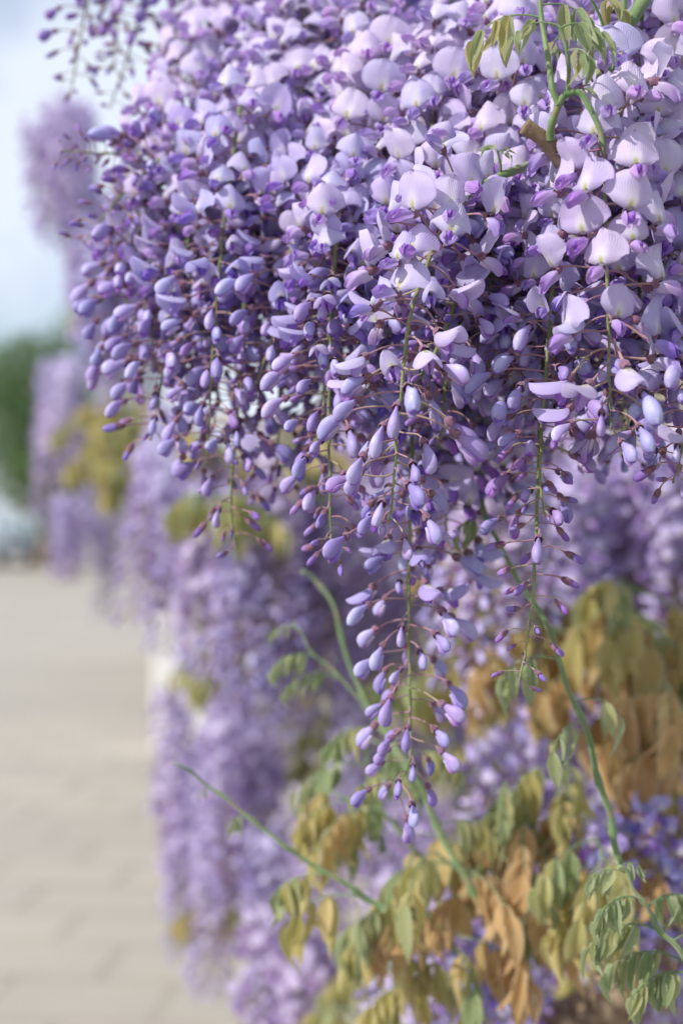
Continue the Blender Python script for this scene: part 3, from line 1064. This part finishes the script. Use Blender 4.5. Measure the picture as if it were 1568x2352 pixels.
s, path = shoot([(885, 2092, 1.12), (790, 2030, 1.12), (690, 1970, 1.12), (580, 1885, 1.12), (480, 1805, 1.12), (398, 1748, 1.12)], .0024, .0009,
                'lone green shoot reaching out toward the path, hooked young leaf near its tip')
leaf(s, path[10], W - .25, .055, 4, .040, .55, rl, False, .92, .3, .1)
leaf(s, path[4], W - .1, .07, 3, .046, .75, rl, False, .92, .35, .4)
leaf(s, path[24], W, .022, 2, .020, .0, rl, True, .9, .9)
leaf(s, path[31], W, .014, 1, .012, .0, rl, True, .8, .8)

# bronze and golden drooping foliage: shoots entering from behind, each with several leaves
BR = 'bronze leafy shoots under the racemes'
specs = [
 # (path, [(k, az, ln, pairs, size, tint)])
 ([(1640, 1540, 1.42), (1530, 1390, 1.40), (1420, 1330, 1.38)], [(3, W, .06, 4, .066, .55), (8, FRONT, .06, 4, .070, .62), (12, W + .5, .06, 4, .066, .5), (15, W, .05, 3, .06, .42)], 'golden drooping leaves next to the blurred lilac racemes'),
 ([(1640, 1640, 1.36), (1540, 1480, 1.34), (1460, 1400, 1.33)], [(3, FRONT, .06, 4, .072, .75), (8, W, .06, 4, .07, .68), (13, W + .4, .06, 4, .066, .55)], 'golden drooping leaves next to the blurred lilac racemes'),
 ([(1500, 1600, 1.45), (1350, 1480, 1.43), (1220, 1420, 1.42)], [(3, FRONT, .06, 3, .064, .8), (8, W, .06, 4, .06, .72), (13, W, .06, 3, .056, .55)], 'golden drooping leaves next to the blurred lilac racemes'),
 ([(1640, 1800, 1.28), (1570, 1640, 1.27), (1520, 1560, 1.26)], [(3, FRONT, .06, 4, .07, .9), (8, W, .06, 4, .07, .85), (13, W + .3, .05, 4, .062, .75)], 'brown drooping leaves beside the long thin green shoot'),
 ([(1420, 2000, 1.26), (1340, 1860, 1.25), (1270, 1740, 1.24)], [(2, .2, .05, 4, .06, .95), (7, W, .06, 4, .064, .95), (11, FRONT, .055, 4, .06, .5), (15, W + .4, .05, 3, .048, .2)], 'rusty orange leaves with a green tip cluster'),
 ([(1320, 2040, 1.24), (1220, 1900, 1.24), (1160, 1800, 1.24)], [(3, FRONT, .06, 4, .06, .95), (8, W, .06, 4, .056, .9), (14, W + .5, .05, 4, .042, .15)], 'rusty orange leaves with a green tip cluster'),
 ([(1180, 2150, 1.2), (1090, 2030, 1.19), (1000, 1960, 1.19)], [(2, FRONT, .06, 4, .056, .95), (6, W, .06, 4, .054, .85), (10, .3, .05, 4, .05, .9), (14, W, .06, 4, .05, .3)], 'bronze leaves below the tip of the longest raceme'),
 ([(1080, 2220, 1.2), (990, 2110, 1.19), (930, 2060, 1.19)], [(3, FRONT, .06, 4, .054, .9), (8, W, .06, 4, .054, .8), (14, W + .3, .05, 4, .05, .45)], 'bronze leaves below the tip of the longest raceme'),
 ([(1000, 2010, 1.25), (880, 1870, 1.24), (780, 1830, 1.24)], [(3, FRONT, .06, 4, .056, .85), (8, W, .06, 4, .054, .5), (14, W, .055, 4, .05, .55)], 'olive and bronze leaves with pale edges beside the violet bank'),
 ([(1010, 2300, 1.22), (930, 2190, 1.22), (890, 2130, 1.22)], [(3, W, .06, 4, .05, .4), (8, FRONT, .05, 4, .05, .5), (13, W + .4, .05, 4, .046, .3)], 'yellow green leaves low among the bottom racemes'),
 ([(1330, 2150, 1.22), (1270, 2030, 1.22), (1250, 1960, 1.22)], [(3, W, .05, 4, .046, .3), (8, FRONT, .05, 4, .05, .12), (13, W, .05, 4, .044, .2)], 'grey green leaves hanging between rusty leaves and young leaves'),
 ([(1460, 2120, 1.15), (1400, 2000, 1.15), (1370, 1930, 1.15)], [(3, FRONT, .05, 3, .06, .45), (8, W, .055, 3, .062, .55), (14, FRONT, .05, 3, .058, .3)], 'grey green leaves hanging between rusty leaves and young leaves'),
 ([(1640, 1960, 1.34), (1570, 1860, 1.33), (1530, 1780, 1.33)], [(3, FRONT, .06, 4, .06, .9), (8, W, .06, 4, .06, .95), (13, W, .05, 4, .05, .7)], 'brown drooping leaves beside the long thin green shoot'),
 ([(880, 1960, 1.3), (850, 1800, 1.29), (840, 1700, 1.28)], [(4, W, .05, 4, .044, .2), (9, FRONT, .05, 4, .044, .1), (14, .2, .05, 3, .04, .05)], 'fresh green leaves hanging behind the tip of the longest raceme'),
]
specs += [
 ([(1600, 1490, 1.5), (1480, 1420, 1.48), (1330, 1370, 1.47)], [(2, FRONT, .07, 4, .07, .6), (6, W, .07, 4, .07, .55), (10, FRONT, .07, 4, .066, .65), (14, W, .06, 4, .06, .5)], 'golden drooping leaves next to the blurred lilac racemes'),
 ([(1580, 1700, 1.5), (1440, 1600, 1.48), (1300, 1540, 1.47)], [(2, FRONT, .07, 4, .07, .8), (6, W, .07, 4, .07, .85), (10, FRONT, .07, 4, .066, .7), (14, W, .06, 4, .06, .6)], 'golden drooping leaves next to the blurred lilac racemes'),
 ([(1300, 1620, 1.55), (1180, 1480, 1.53), (1080, 1380, 1.52)], [(2, FRONT, .06, 4, .06, .6), (7, W, .06, 4, .06, .7), (12, W, .06, 4, .056, .5)], 'golden drooping leaves next to the blurred lilac racemes'),
]
for pts, lv, lab in specs:
    s, path = shoot(pts, .0024, .0012, lab, BR, mat=M_SHOOT)
    for (kk, az, ln, pr, sz, tn) in lv:
        for dk in (0, 2):
            leaf(s, path[min(kk + dk, len(path) - 1)], az + rl.uniform(-.35, .35) + dk * rl.choice((-.6, .6)), ln * (1 + .2 * dk), pr, sz * rl.uniform(.9, 1.1), tn * 1.22 + rl.uniform(-.12, .15), rl, False, rl.uniform(.78, .92), rl.uniform(.1, .5), rl.uniform(0, .3) if rl.random() < .18 else None)

# pale silky young leaves, nearly in focus
s, path = shoot([(1640, 2290, .96), (1560, 2190, .95), (1490, 2100, .945), (1440, 2010, .94), (1418, 1985, .94)], .0022, .0010,
                'shoot tip with pale silky half folded young leaves')
for (kk, az, ln, pr, sz) in [(6, W - .2, .060, 6, .034), (12, W + .1, .055, 6, .032), (17, .5, .05, 6, .030), (18, W + .5, .045, 6, .030), (24, W, .03, 4, .022), (28, .2, .018, 2, .018), (3, W + .2, .055, 6, .034)]:
    leaf(s, path[kk], az, ln, pr, sz, rl.uniform(0, .12), rl, True, .72, .75, .0)
leaf(s, path[10], .2, .05, 6, .026, .05, rl, True, .75, .7, .2)

# blurred olive foliage beyond, beside the far racemes
for i, (u, v, Y, n_, tn) in enumerate([
    (330, 960, 3.5, 8, .38), (260, 1010, 3.5, 8, .45), (190, 1060, 3.6, 8, .5), (290, 1060, 3.4, 8, .35), (230, 930, 3.6, 7, .42), (300, 900, 3.7, 7, .35), (340, 1050, 3.5, 7, .3), (250, 1110, 3.6, 6, .4), (150, 960, 3.7, 5, .4), (240, 860, 4.6, 5, .3), (190, 700, 4.6, 5, .25),
    (470, 1130, 2.0, 6, .3), (420, 990, 2.1, 6, .4), (640, 1010, 2.0, 5, .3), (500, 1080, 2.6, 4, .4), (600, 1480, 2.9, 5, .35), (700, 1540, 2.7, 6, .2), (740, 1640, 2.6, 6, .35), (690, 1700, 2.7, 6, .15), (800, 1720, 2.4, 6, .45), (560, 1600, 3.0, 4, .3),  (450, 2060, 2.6, 4, .5), (480, 1500, 2.3, 4, .4),
    (1010, 1240, 1.9, 4, .45), (1120, 1330, 1.9, 4, .5), (1060, 1450, 1.9, 4, .6), (1000, 1560, 1.9, 5, .4), (1100, 1680, 1.9, 4, .3), (900, 1500, 2.1, 4, .4), (1300, 1250, 1.9, 4, .45), (560, 1960, 3.2, 4, .45),
    (820, 2180, 1.8, 5, .35), (760, 2300, 1.7, 4, .45), (660, 2200, 2.3, 4, .5), (1100, 2280, 1.5, 4, .35), (1350, 2130, 1.5, 5, .3), (1200, 2060, 1.55, 4, .35), (1450, 2000, 1.5, 4, .5), (1320, 1960, 1.6, 4, .6)]):
    du = 60 / Y * 3
    s, path = shoot([(u + du, v + du * .8, Y + .1), (u + du * .4, v + du * .2, Y + .05), (u, v, Y)], .003, .0015,
                    'blurred yellow green leafy shoot beyond the near racemes', 'blurred leafy shoots beyond')
    for j in range(n_):
        leaf(s, path[min(len(path) - 1, 2 + j * 2)], rl.uniform(0, 6.28), .09, 4, rl.uniform(.05, .07), tn + rl.uniform(-.15, .2), rl, False, .75, .5)

# ------------------------------------------------------------------ woody branches and green spurs in the cluster
def branch(pts, r0, r1, label, name='woody_branch', mat=M_BARK, knots=True):
    path = spline([at(*q) for q in pts], 8)
    base = path[0].copy()
    root = link(name, None, loc=base)
    root.empty_display_size = .02
    tag(root, label, 'branch')
    g = G()
    m = len(path)
    rr2 = random.Random(len(label))
    g.tube([q - base for q in path], [(r0 + (r1 - r0) * i / (m - 1)) * (1 + rr2.uniform(-.10, .14)) for i in range(m)], mat, 12, True)
    link('bark' if mat is M_BARK else 'stem', g.mesh('stem'), root)
    return root, path


def side(root, pts, r0, r1, name, mat):
    path = spline([at(*q) for q in pts], 7)
    base = root.location
    g = G()
    m = len(path)
    g.tube([q - base for q in path], [(r0 + (r1 - r0) * i / (m - 1)) * (1.15 if i % 7 == 0 else 1) for i in range(m)], mat, 8, True)
    link(name, g.mesh(name), root)
    return path


b, path = branch([(1420, 460, .93), (1310, 385, 0.855), (1255, 325, 0.837), (1204, 288, 0.833)], .0058, .0046,
                 'sawn brown branch stub with a bent green shoot growing from it')
p1 = side(b, [(1262, 318, 0.833), (1268, 280, 0.827), (1285, 235, 0.823), (1300, 212, 0.821)], .0026, .0020, 'green_shoot', M_SHOOT)
p2 = side(b, [(1282, 240, 0.823), (1268, 200, 0.823), (1258, 130, 0.825), (1243, 40, 0.830), (1236, -60, 0.835)], .0020, .0013, 'green_shoot', M_SHOOT)
p3 = side(b, [(1300, 215, 0.821), (1330, 212, 0.819), (1352, 245, 0.817), (1374, 290, 0.815), (1384, 335, 0.814)], .0020, .0014, 'green_shoot', M_SHOOT)
p4 = side(b, [(1302, 212, 0.821), (1306, 160, 0.817), (1300, 110, 0.813), (1285, 65, 0.811), (1262, 52, 0.810)], .0013, .0008, 'green_shoot', M_SHOOT)
leaf(b, p4[-1], W, .022, 3, .020, .05, rl, True, .25, .3)
leaf(b, p4[-8], 0.1, .030, 4, .026, .0, rl, True, .45, .7)
leaf(b, p4[-16], FRONT + .6, .020, 2, .026, .2, rl, True, .9, .2)
leaf(b, p3[6], .6, .014, 2, .011, .0, rl, True, .3, 1.0)
leaf(b, p2[-8], W, .045, 3, .034, .2, rl, True, .6, .4)
leaf(b, p2[-6], .1, .035, 3, .034, .15, rl, True, .6, .4)

b, path = branch([(1392, 420, .95), (1388, 300, .93), (1384, 180, .92), (1395, 60, .93), (1420, -80, .95)], .0042, .0034,
                 'upright brown twig between pale flowers behind the bent green shoot')
p1 = side(b, [(1386, 250, .925), (1415, 225, .915), (1425, 205, .912)], .0026, .0020, 'green_shoot', M_SHOOT)
b, path = branch([(1398, 215, .905), (1400, 150, .90), (1415, 95, .90), (1450, 45, .90), (1500, -40, .91)], .0030, .0046,
                 'thick green stem slanting up out of the top of the cluster', 'green_stem', M_SHOOT)
p1 = side(b, [(1400, 135, .90), (1388, 70, .895), (1370, 20, .89), (1345, -20, .885)], .0012, .0008, 'green_shoot', M_SHOOT)
p2 = side(b, [(1412, 100, .90), (1432, 40, .90), (1430, -40, .90)], .0020, .0016, 'green_shoot', M_SHOOT)
leaf(b, p1[8], W, .035, 3, .026, .15, rl, True, .5, .5)
leaf(b, p1[-4], .4, .03, 3, .026, .2, rl, True, .6, .5)
b, path = branch([(1250, 365, .90), (1190, 388, .868), (1130, 412, .862), (1078, 445, .868), (1040, 500, .88)], .0028, .0020,
                 'thick green stem carrying the sharpest raceme, tiny leaf tuft on top', 'green_stem', M_SHOOT)
p1 = side(b, [(1150, 402, .862), (1148, 372, .858), (1142, 345, .856)], .0010, .0007, 'green_shoot', M_SHOOT)
leaf(b, p1[-1], W + .5, .010, 2, .010, .0, rl, True, .1, 1.0)
leaf(b, p1[-2], .5, .010, 2, .010, .0, rl, True, .1, 1.0)
b, path = branch([(1030, 120, 1.05), (960, 140, 1.03), (900, 148, 1.02), (830, 165, 1.03)], .0024, .0015,
                 'blurred green stem with leaf tufts in the upper part of the cluster', 'green_stem', M_SHOOT)
leaf(b, path[8], 1.0, .015, 2, .014, .0, rl, True, .1, 1.0)
leaf(b, path[14], 2.0, .015, 2, .014, .0, rl, True, .1, 1.0)
# vines inside the plant
branch([(1700, 300, 1.15), (1350, 380, 1.06), (1000, 330, 1.07), (700, 260, 1.12), (450, 100, 1.2)], .009, .005, 'woody vine inside the near cluster of racemes')
branch([(1640, 2210, 1.32), (1480, 2260, 1.36), (1380, 2310, 1.4), (1240, 2390, 1.45)], .030, .024, 'dark brown woody vine low down under the young leaves')
branch([(1690, 1500, 2.4), (1400, 1300, 2.4), (1100, 1150, 2.5), (800, 1000, 2.6), (430, 960, 2.8)], .014, .008, 'woody vine running through the bank of racemes along the wall')

# ------------------------------------------------------------------ distance: trees, hedge, parked car
def mat_foliage(name, a, b_):
    N = NT(name)
    base = N.mix(N.ramp(N.noise(1.5, 4), 0.35, 0.7), a, b_)
    return N.leafy(base, 0.3, 0.6, 0.2)


def tree(x, y, h, cr, label, m, seed):
    rr3 = random.Random(seed)
    root = link('tree', None, loc=(x, y, 0))
    tag(root, label, 'tree')
    g = G()
    g.tube([Vector((0, 0, -.1)), Vector((.1, 0, h * .3)), Vector((0, .1, h * .6)), Vector((.1, 0, h * .85))], [h * .03, h * .022, h * .015, h * .004], M_BARK, 8)
    for k_ in range(7):
        az, z0 = rr3.uniform(0, 6.28), rr3.uniform(.3, .7) * h
        e = Vector((math.cos(az), math.sin(az), .8)) * cr * .8
        g.tube([Vector((.05, 0, z0)), Vector((.05, 0, z0)) + e * .5 + Vector((0, 0, .1)), Vector((.05, 0, z0)) + e], [h * .01, h * .006, h * .002], M_BARK, 5)
    link('trunk', g.mesh('trunk'), root)
    nL = 5200
    blobs = [(Vector((rr3.uniform(-.7, .7) * cr, rr3.uniform(-.7, .7) * cr, h * rr3.uniform(.35, .95))), cr * rr3.uniform(.3, .55)) for _ in range(16)]
    V, F = [], []
    for k_ in range(nL):
        c, r_ = rr3.choice(blobs)
        d = Vector((rr3.gauss(0, 1), rr3.gauss(0, 1), rr3.gauss(0, 1))).normalized() * r_ * rr3.uniform(.55, 1.0) ** .5
        p = c + d
        n_ = (d.normalized() + Vector((rr3.gauss(0, .5), rr3.gauss(0, .5), rr3.gauss(0, .5)))).normalized()
        a = n_.orthogonal().normalized() * rr3.uniform(.05, .10)
        b2 = n_.cross(a) * .6
        o = len(V)
        V += [tuple(p - a), tuple(p + b2), tuple(p + a), tuple(p - b2)]
        F.append((o, o + 1, o + 2, o + 3))
    me = bpy.data.meshes.new('crown')
    me.from_pydata(V, [], F)
    me.materials.append(m)
    link('crown', me, root)


MF1 = mat_foliage('far_foliage', (0.045, 0.10, 0.035), (0.10, 0.17, 0.05))
MF2 = mat_foliage('far_foliage_grey', (0.10, 0.13, 0.07), (0.19, 0.21, 0.13))
tree(-6.4, 33, 5.4, 2.2, 'distant dark green tree past the clump with yellow green leaves', MF1, 1)
tree(-9.6, 44, 6.8, 2.6, 'distant grey green tree over the parked car', MF2, 2)
tree(-8.2, 39, 4.8, 1.9, 'distant broad tree standing between the parked car and the wisteria', MF1, 3)
tree(-13.5, 60, 8.0, 3.4, 'farthest pale tree at the end of the path', MF2, 4)

g = G()
NC = NT('car_paint')
M_CAR = NC.leafy((0.20, 0.24, 0.29), 0, 0.25, 0.5)
M_GLASS = NT('car_glass').leafy((0.45, 0.52, 0.58), 0, 0.08, 0.8)
M_TYRE = NT('car_tyre').leafy((0.02, 0.02, 0.022), 0, 0.8, 0.2)
M_LAMP = NT('car_lamp').leafy((0.75, 0.75, 0.72), 0, 0.15, 0.6)
car = link('parked_car', None, loc=(-9.35, 41, .004))
car.rotation_euler = (0, 0, R(-62))
tag(car, 'grey blue car parked past the end of the path', 'car')
prof = [(-2.1, .35), (-2.15, .75), (-1.9, .92), (-1.2, 1.0), (-.6, 1.42), (.7, 1.46), (1.35, 1.05), (2.0, .95), (2.12, .6), (2.1, .35)]
rows = []
for yy, ins in ((-.86, .06), (-.88, 0), (.88, 0), (.86, .06)):
    rows.append([(x, yy * (1 - .16 * max(0, z - .95)), z - (ins if z > .5 else 0)) for x, z in prof])
pts = np.array(rows)
g.grid(pts, M_CAR)
for row in (rows[0], rows[-1]):
    o = len(g.v)
    g.v += [tuple(q) for q in row]
    g.uv += [(0, 0)] * len(row)
    g.f.append(tuple(range(o, o + len(row))))
    g.mi.append(0)
cm = g.mesh('body')
cm.polygons.foreach_set('use_smooth', [False] * len(cm.polygons))
link('body', cm, car)
for sy in (-1, 1):
    g = G()
    g.grid(np.array([[(-1.05, sy * .885, 1.0), (1.15, sy * .885, 1.0)], [(-.55, sy * .83, 1.36), (.66, sy * .83, 1.38)]]), M_GLASS)
    link('window', g.mesh('window'), car)
    for sx in (-1.3, 1.3):
        g = G()
        g.tube([Vector((sx, sy * .70, .33)), Vector((sx, sy * .71, .33)), Vector((sx, sy * .91, .33)), Vector((sx, sy * .92, .33))], [.02, .33, .33, .18], M_TYRE, 18, True)
        link('wheel', g.mesh('wheel'), car)
    g = G()
    g.grid(np.array([[(2.09, sy * .55, .66), (2.08, sy * .84, .68)], [(2.08, sy * .55, .80), (2.06, sy * .84, .82)]]), M_LAMP)
    link('headlight', g.mesh('headlight'), car)
g = G()
g.grid(np.array([[(.74, -.70, 1.45), (.74, .70, 1.45)], [(1.32, -.78, 1.08), (1.32, .78, 1.08)]]) + np.array([.012, 0, .012]), M_GLASS)
link('windscreen', g.mesh('windscreen'), car)
